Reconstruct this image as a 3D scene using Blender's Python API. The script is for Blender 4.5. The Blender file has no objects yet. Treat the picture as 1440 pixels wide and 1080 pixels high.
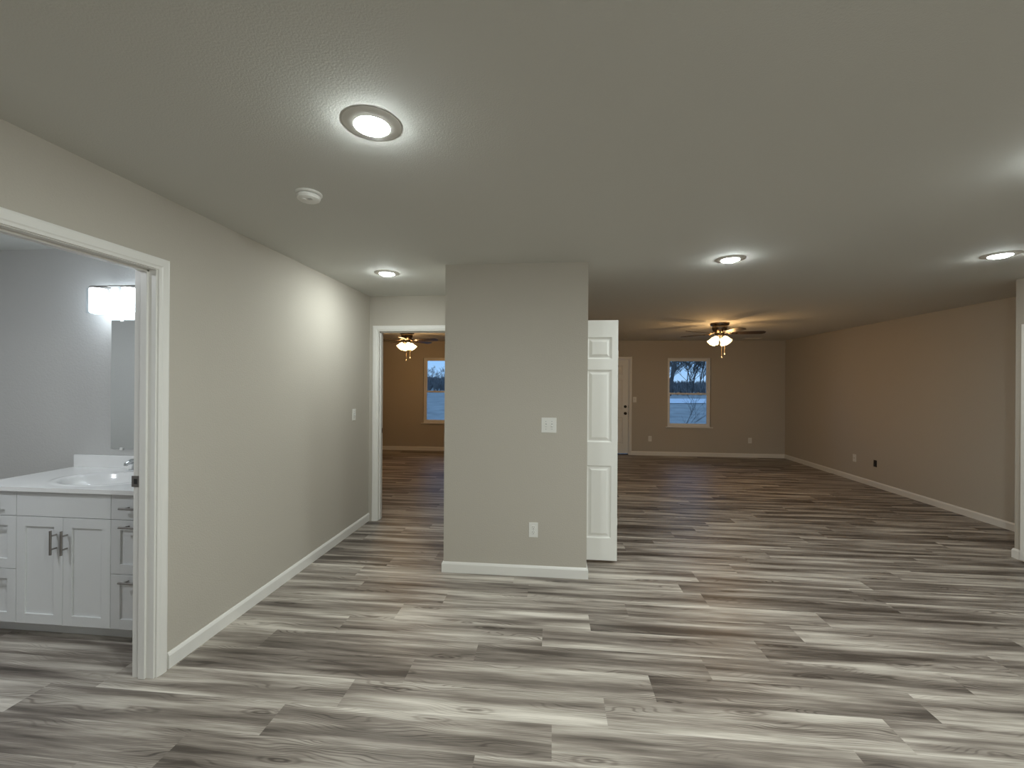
import bpy, bmesh, math, random
from mathutils import Vector, Matrix, Euler
S = bpy.context.scene
COL = S.collection
PI = math.pi

# ------------------------------------------------------------------ camera
F_PX, YAW, PITCH, ROLL, CAM_H = 600.0, 0.09538, 0.0005, 0.00672, 1.4934
cam_d = bpy.data.cameras.new('camera')
cam_d.sensor_fit = 'HORIZONTAL'
cam_d.sensor_width = 36.0
cam_d.lens = 36.0 * F_PX / 1440.0
cam_d.clip_start = 0.02
cam_d.clip_end = 600
cam = bpy.data.objects.new('camera', cam_d)
COL.objects.link(cam)
right = Vector((math.cos(YAW), math.sin(YAW), 0))
fwd = Vector((-math.sin(YAW), math.cos(YAW), 0))
up = Vector((0, 0, 1))
fwd, up = fwd * math.cos(PITCH) + up * math.sin(PITCH), up * math.cos(PITCH) - fwd * math.sin(PITCH)
right, up = right * math.cos(ROLL) + up * math.sin(ROLL), up * math.cos(ROLL) - right * math.sin(ROLL)
M = Matrix((right, up, -fwd)).transposed().to_4x4()
M.translation = Vector((0, 0, CAM_H))
cam.matrix_world = M
S.camera = cam

# ------------------------------------------------------------------ view, world
S.view_settings.view_transform = 'Standard'
S.view_settings.look = 'None'
S.view_settings.exposure = 0.0
S.view_settings.gamma = 1.0
S.view_settings.use_curve_mapping = False
S.cycles.use_denoising = True
S.cycles.max_bounces = 10
S.cycles.diffuse_bounces = 6
S.cycles.sample_clamp_indirect = 6.0
S.cycles.caustics_reflective = False
S.cycles.caustics_refractive = False

LED = (0.945, 1.015, 0.985)
LED_S = {'near': 370.0, 'hall': 330.0, 'mid': 390.0, 'corner': 220.0, 'side': 480.0, 'added_fill': 1080.0}   # downlight lens radiance
BATH = (0.83, 0.92, 1.0)
BATH_S = 17.0
WARM = (1.0, 0.56, 0.22)
BULB_W = 6.6
SKY_S = 1.05

world = bpy.data.worlds.new('dusk_sky')
S.world = world
world.use_nodes = True
wt = world.node_tree
wt.nodes.clear()
wo = wt.nodes.new('ShaderNodeOutputWorld')
wb = wt.nodes.new('ShaderNodeBackground')
wb.inputs['Strength'].default_value = SKY_S
wr = wt.nodes.new('ShaderNodeValToRGB')
wr.color_ramp.elements[0].position = 0.0
wr.color_ramp.elements[0].color = (0.42, 0.66, 0.95, 1)
wr.color_ramp.elements[1].position = 0.35
wr.color_ramp.elements[1].color = (0.26, 0.48, 0.85, 1)
e = wr.color_ramp.elements.new(0.08)
e.color = (0.27, 0.55, 0.95, 1)
wx = wt.nodes.new('ShaderNodeSeparateXYZ')
wc = wt.nodes.new('ShaderNodeTexCoord')
wt.links.new(wc.outputs['Generated'], wx.inputs[0])
wt.links.new(wx.outputs['Z'], wr.inputs[0])
wt.links.new(wr.outputs[0], wb.inputs['Color'])
wt.links.new(wb.outputs[0], wo.inputs[0])


# ------------------------------------------------------------------ materials
def new_mat(name):
    m = bpy.data.materials.new(name)
    m.use_nodes = True
    return m, m.node_tree, m.node_tree.nodes['Principled BSDF']


def solid(name, col, rough=0.5, metal=0.0, spec=0.5, noise=0.0, nscale=40.0, bump=0.0, bscale=200.0):
    """plain paint / metal / plastic with a faint procedural mottling and bump"""
    m, t, b = new_mat(name)
    b.inputs['Base Color'].default_value = (*col, 1)
    b.inputs['Roughness'].default_value = rough
    b.inputs['Metallic'].default_value = metal
    b.inputs['Specular IOR Level'].default_value = spec
    tc = t.nodes.new('ShaderNodeTexCoord')
    n = t.nodes.new('ShaderNodeTexNoise')
    n.inputs['Scale'].default_value = nscale
    n.inputs['Detail'].default_value = 3
    t.links.new(tc.outputs['Object'], n.inputs['Vector'])
    hs = t.nodes.new('ShaderNodeMixRGB')
    hs.blend_type = 'MULTIPLY'
    hs.inputs[0].default_value = noise
    hs.inputs[1].default_value = (*col, 1)
    t.links.new(n.outputs['Fac'], hs.inputs[2])
    t.links.new(hs.outputs[0], b.inputs['Base Color'])
    if bump:
        n2 = t.nodes.new('ShaderNodeTexNoise')
        n2.inputs['Scale'].default_value = bscale
        n2.inputs['Detail'].default_value = 3
        t.links.new(tc.outputs['Object'], n2.inputs['Vector'])
        bp = t.nodes.new('ShaderNodeBump')
        bp.inputs['Strength'].default_value = bump
        bp.inputs['Distance'].default_value = 0.004
        t.links.new(n2.outputs['Fac'], bp.inputs['Height'])
        t.links.new(bp.outputs[0], b.inputs['Normal'])
    return m


def emit(name, col, s):
    m, t, b = new_mat(name)
    b.inputs['Base Color'].default_value = (0.9, 0.9, 0.9, 1)
    b.inputs['Emission Color'].default_value = (*col, 1)
    b.inputs['Emission Strength'].default_value = s
    return m


M_wall = solid('greige_wall_paint', (0.52, 0.487, 0.43), 0.75, spec=0.25, bump=0.35, bscale=110)
M_ceil = solid('ceiling_paint', (0.67, 0.675, 0.645), 0.85, spec=0.2, bump=0.26, bscale=150)
M_bath = solid('bath_wall_paint', (0.58, 0.575, 0.56), 0.7, spec=0.25, bump=0.4, bscale=80)
M_trim = solid('white_trim_paint', (0.83, 0.82, 0.79), 0.35)
M_door = solid('white_door_paint', (0.86, 0.86, 0.83), 0.4)
M_plastic = solid('white_plastic', (0.82, 0.82, 0.79), 0.35)
M_slot = solid('dark_slot', (0.02, 0.02, 0.02), 0.6)
M_grey = solid('grey_plastic', (0.38, 0.38, 0.37), 0.5)
M_cab = solid('cabinet_white', (0.74, 0.75, 0.75), 0.4)
M_gap = solid('cabinet_shadow_gap', (0.25, 0.25, 0.25), 0.8)
M_marble = solid('cultured_marble', (0.90, 0.90, 0.89), 0.12)
M_chrome = solid('chrome', (0.82, 0.84, 0.86), 0.08, metal=1.0)
M_nickel = solid('brushed_nickel', (0.36, 0.34, 0.32), 0.32, metal=1.0)
M_bronze = solid('dark_bronze', (0.035, 0.028, 0.022), 0.35, metal=0.6)
M_motor = solid('antique_nickel', (0.20, 0.155, 0.115), 0.25, metal=1.0)
M_blade = solid('walnut_blade', (0.034, 0.020, 0.012), 0.4, noise=0.6, nscale=9)
M_vinyl = solid('white_vinyl', (0.88, 0.89, 0.90), 0.35)
M_lens = {k: emit('led_lens_' + k, LED, v) for k, v in LED_S.items()}
M_bathglass = emit('frosted_lamp_glass', BATH, BATH_S)
M_bathfill = emit('bath_fill_lens', (0.90, 0.95, 1.0), 165.0)
M_brush = solid('winter_brush', (0.20, 0.19, 0.18), 1.0, spec=0.1)
M_bark = solid('grey_bark', (0.14, 0.13, 0.12), 0.95, spec=0.1, noise=0.4, nscale=3)
M_grass = solid('winter_grass', (0.58, 0.56, 0.51), 1.0, spec=0.1, noise=0.6, nscale=1.2)
M_road = solid('pale_gravel', (0.92, 0.92, 0.92), 0.9, noise=0.2, nscale=4)

m, t, b = new_mat('mirror_silver')
b.inputs['Base Color'].default_value = (0.86, 0.89, 0.89, 1)
b.inputs['Metallic'].default_value = 1
b.inputs['Roughness'].default_value = 0.02
M_mirror = m


def glassy(name, tint, fac, rough=0.02):
    m, t, b = new_mat(name)
    t.nodes.remove(b)
    out = t.nodes['Material Output']
    tr = t.nodes.new('ShaderNodeBsdfTransparent')
    tr.inputs[0].default_value = (*tint, 1)
    gl = t.nodes.new('ShaderNodeBsdfGlossy')
    gl.inputs['Roughness'].default_value = rough
    if fac < 1:          # thin lamp glass: a constant faint gloss
        fr = t.nodes.new('ShaderNodeValue')
        fr.outputs[0].default_value = fac
    else:
        fr = t.nodes.new('ShaderNodeFresnel')
        fr.inputs[0].default_value = fac
    mx = t.nodes.new('ShaderNodeMixShader')
    t.links.new(fr.outputs[0], mx.inputs[0])
    t.links.new(tr.outputs[0], mx.inputs[1])
    t.links.new(gl.outputs[0], mx.inputs[2])
    t.links.new(mx.outputs[0], out.inputs[0])
    return m


M_pane = glassy('window_glass', (0.96, 0.98, 1.0), 1.25)
M_clear = glassy('clear_glass', (0.95, 0.97, 0.98), 0.06)

# lit bell shade of the fans: frosted glass, glows and lets light through
m, t, b = new_mat('lit_fan_glass')
t.nodes.remove(b)
out = t.nodes['Material Output']
em = t.nodes.new('ShaderNodeEmission')
em.inputs[0].default_value = (1.0, 0.80, 0.45, 1)
em.inputs[1].default_value = 1.7
tr = t.nodes.new('ShaderNodeBsdfTransparent')
tl = t.nodes.new('ShaderNodeBsdfTranslucent')
tl.inputs[0].default_value = (0.9, 0.85, 0.75, 1)
mx = t.nodes.new('ShaderNodeMixShader')
mx.inputs[0].default_value = 0.5
ad = t.nodes.new('ShaderNodeAddShader')
t.links.new(tr.outputs[0], mx.inputs[1])
t.links.new(tl.outputs[0], mx.inputs[2])
t.links.new(mx.outputs[0], ad.inputs[0])
t.links.new(em.outputs[0], ad.inputs[1])
t.links.new(ad.outputs[0], out.inputs[0])
M_shade = m


def floor_material():
    m, t, b = new_mat('grey_oak_vinyl_plank')
    N, L = t.nodes, t.links

    def node(kind, **kw):
        n = N.new(kind)
        for k, v in kw.items():
            setattr(n, k, v)
        return n

    def math_(op, a, c=None, d=None):
        n = node('ShaderNodeMath', operation=op)
        for i, x in enumerate((a, c, d)):
            if x is None:
                continue
            if isinstance(x, (int, float)):
                n.inputs[i].default_value = x
            else:
                L.new(x, n.inputs[i])
        return n.outputs[0]

    def comb(x, y, z):
        n = node('ShaderNodeCombineXYZ')
        for i, v in enumerate((x, y, z)):
            if isinstance(v, (int, float)):
                n.inputs[i].default_value = v
            else:
                L.new(v, n.inputs[i])
        return n.outputs[0]

    def noise(vec, detail=2.0, rough=0.5):
        n = node('ShaderNodeTexNoise')
        n.inputs['Scale'].default_value = 1.0
        n.inputs['Detail'].default_value = detail
        n.inputs['Roughness'].default_value = rough
        L.new(vec, n.inputs['Vector'])
        return n.outputs['Fac']

    def sep(uvname):
        u = node('ShaderNodeUVMap', uv_map=uvname)
        s = node('ShaderNodeSeparateXYZ')
        L.new(u.outputs[0], s.inputs[0])
        return s.outputs[0], s.outputs[1]

    u, v = sep('UVMap')
    r1, r2 = sep('plank_id')
    us = math_('ADD', u, math_('MULTIPLY', r1, 60.0))
    vs = math_('ADD', v, math_('MULTIPLY', r2, 30.0))
    # long light and dark streaks along the board
    broad = noise(comb(math_('MULTIPLY', us, 0.9), math_('MULTIPLY', vs, 12.0), 0.0), 2.0, 0.55)
    mid = noise(comb(math_('MULTIPLY', us, 2.2), math_('MULTIPLY', vs, 42.0), 3.0), 3.0, 0.6)
    fib = noise(comb(math_('MULTIPLY', us, 7.0), math_('MULTIPLY', vs, 420.0), 7.0), 2.0, 0.6)
    # cathedral grain: distorted lines, stronger in patches
    warp = noise(comb(math_('MULTIPLY', us, 2.6), math_('MULTIPLY', vs, 11.0), 11.0), 1.0, 0.4)
    ph = math_('ADD', vs, math_('MULTIPLY', warp, 0.13))
    lines = math_('POWER', math_('MAXIMUM', math_('SINE', math_('MULTIPLY', ph, 560.0)), 0.0), 2.0)
    mask = noise(comb(math_('MULTIPLY', us, 1.3), math_('MULTIPLY', vs, 10.0), 17.0), 1.0, 0.5)
    mask = math_('MULTIPLY', math_('MAXIMUM', math_('SUBTRACT', mask, 0.40), 0.0), 3.4)
    # knots
    vo = node('ShaderNodeTexVoronoi', feature='F1')
    vo.inputs['Scale'].default_value = 1.0
    vo.inputs['Randomness'].default_value = 1.0
    L.new(comb(math_('MULTIPLY', us, 1.7), math_('MULTIPLY', vs, 8.0), 0.0), vo.inputs['Vector'])
    kd = math_('ADD', vo.outputs['Distance'], math_('MULTIPLY', math_('SUBTRACT', mid, 0.5), 0.12))
    kmask = math_('MAXIMUM', math_('SUBTRACT', 1.0, math_('MULTIPLY', kd, 4.5)), 0.0)
    kring = math_('MULTIPLY', math_('SINE', math_('MULTIPLY', kd, 75.0)), kmask)
    # pale long edge of the printed board
    edge = math_('POWER', math_('ABSOLUTE', math_('SUBTRACT', math_('MULTIPLY', v, 2.0 / 0.1855), 1.0)), 2.5)
    f = math_('MULTIPLY', math_('SUBTRACT', broad, 0.5), 1.95)
    f = math_('ADD', f, 0.425)
    f = math_('ADD', f, math_('MULTIPLY', math_('SUBTRACT', r1, 0.5), 0.30))
    f = math_('ADD', f, math_('MULTIPLY', math_('SUBTRACT', mid, 0.5), 0.75))
    f = math_('ADD', f, math_('MULTIPLY', math_('SUBTRACT', fib, 0.5), 0.60))
    f = math_('SUBTRACT', f, math_('MULTIPLY', math_('MULTIPLY', lines, mask), 0.30))
    f = math_('ADD', f, math_('MULTIPLY', kring, 0.22))
    f = math_('SUBTRACT', f, math_('MULTIPLY', kmask, 0.30))
    f = math_('ADD', f, math_('MULTIPLY', edge, 0.17))
    cr = node('ShaderNodeValToRGB')
    cr.color_ramp.elements[0].position = 0.0
    cr.color_ramp.elements[0].color = (0.066, 0.053, 0.044, 1)
    cr.color_ramp.elements[1].position = 1.0
    cr.color_ramp.elements[1].color = (0.66, 0.615, 0.55, 1)
    k = cr.color_ramp.elements.new(0.38)
    k.color = (0.215, 0.184, 0.158, 1)
    k = cr.color_ramp.elements.new(0.68)
    k.color = (0.415, 0.375, 0.328, 1)
    L.new(f, cr.inputs[0])
    # hairline joints
    vj = math_('MINIMUM', v, math_('SUBTRACT', 0.1855, v))
    joint = math_('LESS_THAN', vj, 0.0009)
    mixj = node('ShaderNodeMixRGB')
    L.new(math_('MULTIPLY', joint, 0.35), mixj.inputs[0])
    L.new(cr.outputs[0], mixj.inputs[1])
    mixj.inputs[2].default_value = (0.05, 0.045, 0.04, 1)
    L.new(mixj.outputs[0], b.inputs['Base Color'])
    b.inputs['Roughness'].default_value = 0.42
    b.inputs['Specular IOR Level'].default_value = 0.42
    bp = node('ShaderNodeBump')
    bp.inputs['Strength'].default_value = 0.12
    bp.inputs['Distance'].default_value = 0.002
    L.new(fib, bp.inputs['Height'])
    L.new(bp.outputs[0], b.inputs['Normal'])
    return m


M_floor = floor_material()


# ------------------------------------------------------------------ mesh helpers
class MB:
    def __init__(s):
        s.bm = bmesh.new()

    def box(s, x0, x1, y0, y1, z0, z1, mat=None):
        c = [Vector((x, y, z)) for z in (z0, z1) for y in (y0, y1) for x in (x0, x1)]
        if mat is not None:
            c = [mat @ p for p in c]
        v = [s.bm.verts.new(p) for p in c]
        for f in ((0, 2, 3, 1), (4, 5, 7, 6), (0, 1, 5, 4), (1, 3, 7, 5), (3, 2, 6, 7), (2, 0, 4, 6)):
            s.bm.faces.new([v[i] for i in f])
        return s

    def bbox(s, x0, x1, y0, y1, z0, z1, r=0.002, seg=2, mat=None):
        """box with rounded edges"""
        t = bmesh.new()
        bmesh.ops.create_cube(t, size=1)
        for q in t.verts:
            q.co = Vector(((x0 + x1) / 2 + q.co.x * (x1 - x0), (y0 + y1) / 2 + q.co.y * (y1 - y0), (z0 + z1) / 2 + q.co.z * (z1 - z0)))
        bmesh.ops.bevel(t, geom=t.edges[:], offset=r, segments=seg, affect='EDGES', profile=0.6)
        s.merge(t, mat)
        return s

    def merge(s, t, mat=None):
        if mat is not None:
            bmesh.ops.transform(t, matrix=mat, verts=t.verts)
        vm = {}
        for q in t.verts:
            vm[q] = s.bm.verts.new(q.co)
        for f in t.faces:
            s.bm.faces.new([vm[q] for q in f.verts])
        t.free()

    def quad(s, *p):
        s.bm.faces.new([s.bm.verts.new(Vector(q)) for q in p])
        return s

    def lathe(s, prof, n=32, mat=None, cap=True):
        """prof: (radius, z) top or bottom first; capped where the radius is not zero"""
        mat = mat or Matrix()
        rings = []
        for r, z in prof:
            if r < 1e-6:
                rings.append([s.bm.verts.new(mat @ Vector((0, 0, z)))])
            else:
                rings.append([s.bm.verts.new(mat @ Vector((r * math.cos(2 * PI * i / n), r * math.sin(2 * PI * i / n), z))) for i in range(n)])
        for a, c in zip(rings, rings[1:]):
            for i in range(n):
                j = (i + 1) % n
                if len(a) == 1 and len(c) == 1:
                    continue
                if len(a) == 1:
                    s.bm.faces.new((a[0], c[i], c[j]))
                elif len(c) == 1:
                    s.bm.faces.new((a[i], c[0], a[j]))
                else:
                    s.bm.faces.new((a[i], c[i], c[j], a[j]))
        if cap:
            for r in (rings[0], rings[-1]):
                if len(r) > 2:
                    s.bm.faces.new(r)
        return s

    def tube(s, pts, rad, n=10, mat=None):
        mat = mat or Matrix()
        pts = [Vector(p) for p in pts]
        if isinstance(rad, (int, float)):
            rad = [rad] * len(pts)
        rings = []
        for i, p in enumerate(pts):
            d = (pts[min(i + 1, len(pts) - 1)] - pts[max(i - 1, 0)]).normalized()
            a = Vector((0, 0, 1)) if abs(d.z) < 0.9 else Vector((1, 0, 0))
            x = d.cross(a).normalized()
            y = d.cross(x)
            rings.append([s.bm.verts.new(mat @ (p + (x * math.cos(2 * PI * k / n) + y * math.sin(2 * PI * k / n)) * rad[i])) for k in range(n)])
        for a, c in zip(rings, rings[1:]):
            for k in range(n):
                j = (k + 1) % n
                s.bm.faces.new((a[k], a[j], c[j], c[k]))
        s.bm.faces.new(rings[0])
        s.bm.faces.new(rings[-1])
        return s

    def sweep(s, path, prof, fn, closed=False, loop=True):
        """profile (offset to the left of travel, height) swept with mitres along a 2-D path; fn maps (a, b, height) to 3-D"""
        P = [Vector(q) for q in path]
        n = len(P)
        rings = []
        for i in range(n):
            d0 = (P[i] - P[i - 1]).normalized() if (closed or i > 0) else None
            d1 = (P[(i + 1) % n] - P[i]).normalized() if (closed or i < n - 1) else None
            d0 = d0 or d1
            d1 = d1 or d0
            n0 = Vector((-d0.y, d0.x))
            n1 = Vector((-d1.y, d1.x))
            mm = (n0 + n1)
            mm = mm / max(1e-6, mm.dot(n0))
            rings.append([s.bm.verts.new(Vector(fn(P[i].x + mm.x * o, P[i].y + mm.y * o, h))) for o, h in prof])
        k = len(prof)
        pairs = list(zip(rings, rings[1:])) + ([(rings[-1], rings[0])] if closed else [])
        for a, c in pairs:
            for i in range(k if loop else k - 1):
                j = (i + 1) % k
                s.bm.faces.new((a[i], a[j], c[j], c[i]))
        if not closed and loop:
            s.bm.faces.new(rings[0])
            s.bm.faces.new(list(reversed(rings[-1])))
        return rings

    def build(s, name, mat, parent=None, smooth=False, loc=None):
        bmesh.ops.recalc_face_normals(s.bm, faces=s.bm.faces)
        me = bpy.data.meshes.new(name)
        s.bm.to_mesh(me)
        s.bm.free()
        me.materials.append(mat)
        if smooth:
            for p in me.polygons:
                p.use_smooth = True
            me.set_sharp_from_angle(angle=math.radians(35))
        o = bpy.data.objects.new(name, me)
        COL.objects.link(o)
        if parent is not None:
            o.parent = parent
        if loc is not None:
            o.location = loc
        return o


def tag(o, label=None, cat=None, group=None, kind=None):
    if label:
        o['label'] = label
    if cat:
        o['category'] = cat
    if group:
        o['group'] = group
    if kind:
        o['kind'] = kind
    return o


def empty(name, loc, label, cat, group=None, kind=None, rz=0.0):
    o = bpy.data.objects.new(name, None)
    o.empty_display_size = 0.1
    COL.objects.link(o)
    o.location = loc
    o.rotation_euler = (0, 0, rz)
    return tag(o, label, cat, group, kind)


def copy_tree(o, parent=None):
    c = o.copy()
    COL.objects.link(c)
    if parent is not None:
        c.parent = parent
    for ch in list(o.children):
        copy_tree(ch, c)
    return c


def struct(o, label, cat):
    return tag(o, label, cat, None, 'structure')


# ------------------------------------------------------------------ plan (metres; camera at the origin, y into the picture)
H = 2.44
XL = -1.990      # left wall
YH = 4.479       # end wall of the hall
YC = 3.327       # front of the closet block (the column)
XC0, XC1 = -0.856, 0.267
YF = 9.322       # outside wall
XR = 4.784       # right wall of the living room
XS, YS = 4.045, 4.151   # corner of the closet on the right
YB = 2.731       # vanity wall of the bathroom
XBI = -2.105     # bath face of the left wall
T = 0.115


def wall_x(mb, x0, x1, y0, y1, holes=()):
    """wall running along x; holes (xa, xb, za, zb)"""
    xs = sorted({x0, x1, *[h[0] for h in holes], *[h[1] for h in holes]})
    for a, c in zip(xs, xs[1:]):
        hs = [h for h in holes if h[0] <= a and h[1] >= c]
        if not hs:
            mb.box(a, c, y0, y1, 0, H)
        else:
            h = hs[0]
            if h[2] > 0:
                mb.box(a, c, y0, y1, 0, h[2])
            mb.box(a, c, y0, y1, h[3], H)
    return mb


def wall_y(mb, y0, y1, x0, x1, holes=()):
    ys = sorted({y0, y1, *[h[0] for h in holes], *[h[1] for h in holes]})
    for a, c in zip(ys, ys[1:]):
        hs = [h for h in holes if h[0] <= a and h[1] >= c]
        if not hs:
            mb.box(x0, x1, a, c, 0, H)
        else:
            h = hs[0]
            if h[2] > 0:
                mb.box(x0, x1, a, c, 0, h[2])
            mb.box(x0, x1, a, c, h[3], H)
    return mb


BD0, BD1, DH = 1.145, 1.983, 2.057       # bathroom rough opening (y), door head
HD0, HD1 = -1.903, -0.943                # hall door rough opening (x)
W1 = (2.425, 3.312, 0.615, 2.075)        # living room window
W2 = (-2.893, -1.985, 0.615, 2.075)      # bedroom window
FD = (0.655, 1.634, 0.0, 2.055)          # front door

# floor: individual planks in one mesh, 1.233 m x 0.1855 m, laid in steps
PW, PL, PY0 = 0.1855, 1.233, 1.883 - 0.1855
OFF = {0: 0.005, 1: 0.25, 2: 0.498, 3: 0.817, 4: -0.052, 5: 0.239, 6: 0.497, 7: 1.064}


def make_floor():
    rnd = random.Random(4)
    me = bpy.data.meshes.new('floor')
    bm = bmesh.new()
    uv = bm.loops.layers.uv.new('UVMap')
    idl = bm.loops.layers.uv.new('plank_id')
    x_min, x_max, y_min, y_max = -5.2, 4.95, -3.1, YF + 0.14
    k0 = math.floor((y_min - PY0) / PW)
    k1 = math.ceil((y_max - PY0) / PW)
    for k in range(k0, k1):
        off = OFF.get(k)
        if off is None:
            off = (k * 0.262 + rnd.uniform(-0.1, 0.1)) % PL
        ya, yb = PY0 + k * PW, PY0 + (k + 1) * PW
        i0 = math.floor((x_min - off) / PL)
        i1 = math.ceil((x_max - off) / PL)
        for i in range(i0, i1):
            xa, xb = off + i * PL, off + (i + 1) * PL
            a, c = max(xa, x_min), min(xb, x_max)
            p, q = max(ya, y_min), min(yb, y_max)
            if c <= a or q <= p:
                continue
            r = (rnd.random(), rnd.random())
            flip = rnd.random() < 0.5
            vs = [bm.verts.new((x, y, 0)) for x, y in ((a, p), (c, p), (c, q), (a, q))]
            f = bm.faces.new(vs)
            for l in f.loops:
                vv = l.vert.co.y - ya
                l[uv].uv = (l.vert.co.x - xa, PW - vv if flip else vv)
                l[idl].uv = r
    # slab edge and underside so the floor has thickness
    for pts in (((x_min, y_min, -.1), (x_max, y_min, -.1), (x_max, y_max, -.1), (x_min, y_max, -.1)),
                ((x_min, y_min, -.1), (x_max, y_min, -.1), (x_max, y_min, 0), (x_min, y_min, 0)),
                ((x_min, y_max, -.1), (x_max, y_max, -.1), (x_max, y_max, 0), (x_min, y_max, 0)),
                ((x_min, y_min, -.1), (x_min, y_max, -.1), (x_min, y_max, 0), (x_min, y_min, 0)),
                ((x_max, y_min, -.1), (x_max, y_max, -.1), (x_max, y_max, 0), (x_max, y_min, 0))):
        bm.faces.new([bm.verts.new(q) for q in pts])
    bmesh.ops.recalc_face_normals(bm, faces=bm.faces)
    bm.to_mesh(me)
    bm.free()
    me.materials.append(M_floor)
    o = bpy.data.objects.new('floor', me)
    COL.objects.link(o)
    return struct(o, 'grey-brown wood-look vinyl plank floor running through all rooms', 'floor')


make_floor()
struct(MB().box(-5.2, 4.95, -3.1, YF + 0.14, H, H + 0.12).build('ceiling', M_ceil),
       'plain grey-white textured ceiling over all rooms', 'ceiling')

# walls
struct(wall_y(MB(), -3.0, YH, XBI, XL, [(BD0, BD1, 0, DH + 0.018)]).build('wall_left', M_wall),
       'greige wall on the left with the bathroom doorway', 'wall')
struct(wall_x(MB(), XBI, XC0 + T, YH, YH + T, [(HD0, HD1, 0, DH + 0.018)]).build('wall_hall', M_wall),
       'short greige end wall of the hall above and around the bedroom doorway', 'wall')
mb = MB()
mb.box(XC0, XC1, YC, YC + T, 0, H)
mb.box(XC0, XC0 + T, YC + T, YH, 0, H)
wall_y(mb, YC + T, YF, XC1 - T, XC1, [(3.585, 4.85, 0, 2.06)])
mb.box(XC0 + T, XC1 - T, 5.0, 5.0 + T, 0, H)
mb.box(XC0, XC0 + T, YH + T, 5.0 + T, 0, H)
struct(mb.build('wall_center', M_wall), 'greige closet block whose narrow front faces the camera in the middle', 'wall')
struct(wall_x(MB(), -5.2, 4.95, YF, YF + 0.14, [W2, FD, W1]).build('wall_far', M_wall),
       'far greige outside wall with front door and windows', 'wall')
struct(MB().box(XR, XR + T, 2.2, YF, 0, H).build('wall_right', M_wall),
       'long bare greige wall on the right of the living room', 'wall')
mb = MB()
wall_y(mb, -3.0, YS, XS, XS + T, [(2.6, 3.985, 0, 2.06)])
mb.box(XS + T, XR, YS - T, YS, 0, H)
mb.box(XS + T, XR, 2.3, 2.3 + T, 0, H)
struct(mb.build('wall_closet', M_wall), 'greige closet corner at the right edge beside the living room', 'wall')
struct(MB().box(-5.2, 4.95, -3.1, -3.0, 0, H).build('wall_behind', M_wall), 'wall behind the camera', 'wall')
mb = MB()
mb.box(-5.2, -5.08, -3.0, YF, 0, H)
struct(mb.build('wall_bedroom', M_wall), 'left side wall of the bedroom beyond the hall', 'wall')
struct(MB().box(-4.75, XBI, YB, YB + T, 0, H).build('wall_bathroom', M_bath), 'pale grey bathroom wall behind the vanity', 'wall')
struct(MB().box(-4.75, -4.63, -0.3, YB, 0, H).build('wall_bathroom_left', M_bath), 'far left wall of the bathroom', 'wall')
struct(MB().box(-4.75, XBI, -0.42, -0.3, 0, H).build('wall_bathroom_front', M_bath), 'bathroom wall facing the mirror', 'wall')
struct(MB().box(XBI - 0.006, XBI - 0.0005, -0.3, BD0 - 0.06, 0, H).box(XBI - 0.006, XBI - 0.0005, BD1 + 0.06, YB, 0, H)
       .box(XBI - 0.006, XBI - 0.0005, BD0 - 0.06, BD1 + 0.06, DH + 0.08, H).build('wall_bathroom_right', M_bath), 'bathroom side of the doorway wall', 'wall')
struct(MB().box(-5.08, XBI, YH, YH + T, 0, H).build('wall_bedroom_front', M_wall), 'front wall of the bedroom beyond the hall', 'wall')

# baseboards
BB = [(0.0, 0.0), (0.013, 0.0), (0.013, 0.066), (0.0085, 0.077), (0.005, 0.083), (0.0, 0.083)]


def base(name, label, *paths):
    mb = MB()
    for pth in paths:
        mb.sweep(pth, BB, lambda a, c, h: (a, c, h))
    return struct(mb.build(name, M_trim), label, 'baseboard')


# offset is to the left of travel, so every path keeps the room on its left
base('baseboard_left', 'white baseboard along the left wall from the bathroom doorway into the hall',
     [(XL, YH), (XL, BD1 + 0.057)], [(XL, BD0 - 0.057), (XL, -3.0)])
base('baseboard_center', 'white baseboard wrapping the closet block in the middle',
     [(XC1, 3.575), (XC1, YC), (XC0, YC), (XC0, YH)], [(XC1, 4.86), (XC1, YF)][::-1])
base('baseboard_far', 'white baseboard under the living room window', [(XR, YF), (FD[1] + 0.05, YF)], [(FD[0] - 0.05, YF), (XC1, YF)])
base('baseboard_bedroom', 'white baseboard under the bedroom window', [(XC1 - T, YF), (-5.08, YF)])
base('baseboard_right', 'white baseboard along the right living room wall', [(XR, YS), (XR, YF)])
base('baseboard_closet', 'white baseboard wrapping the closet corner at the right edge', [(XS, 3.99), (XS, YS), (XR, YS)])

# ------------------------------------------------------------------ door casings
CAS = [(0.004, 0.0), (0.004, 0.009), (0.016, 0.011), (0.022, 0.0145), (0.05, 0.0165), (0.057, 0.0145), (0.061, 0.012), (0.061, 0.0)]


def casing(mb, a0, a1, z1, fn, prof=CAS):
    """U-shaped casing round an opening a0..a1 up to z1, outside is left of travel"""
    mb.sweep([(a1, 0.0), (a1, z1), (a0, z1), (a0, 0.0)][::-1], prof, fn)


def strike(parent, mat):
    p = MB()
    p.bbox(-0.029, 0.029, -0.0015, 0.0015, -0.028, 0.028, 0.001, mat=mat)
    o = p.build('strike_plate', M_nickel, parent)
    o['label'] = 'brushed metal strike plate'
    h = MB().box(-0.010, 0.012, -0.0024, 0.0012, -0.013, 0.013, mat)
    h.build('latch_hole', M_slot, o)


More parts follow.
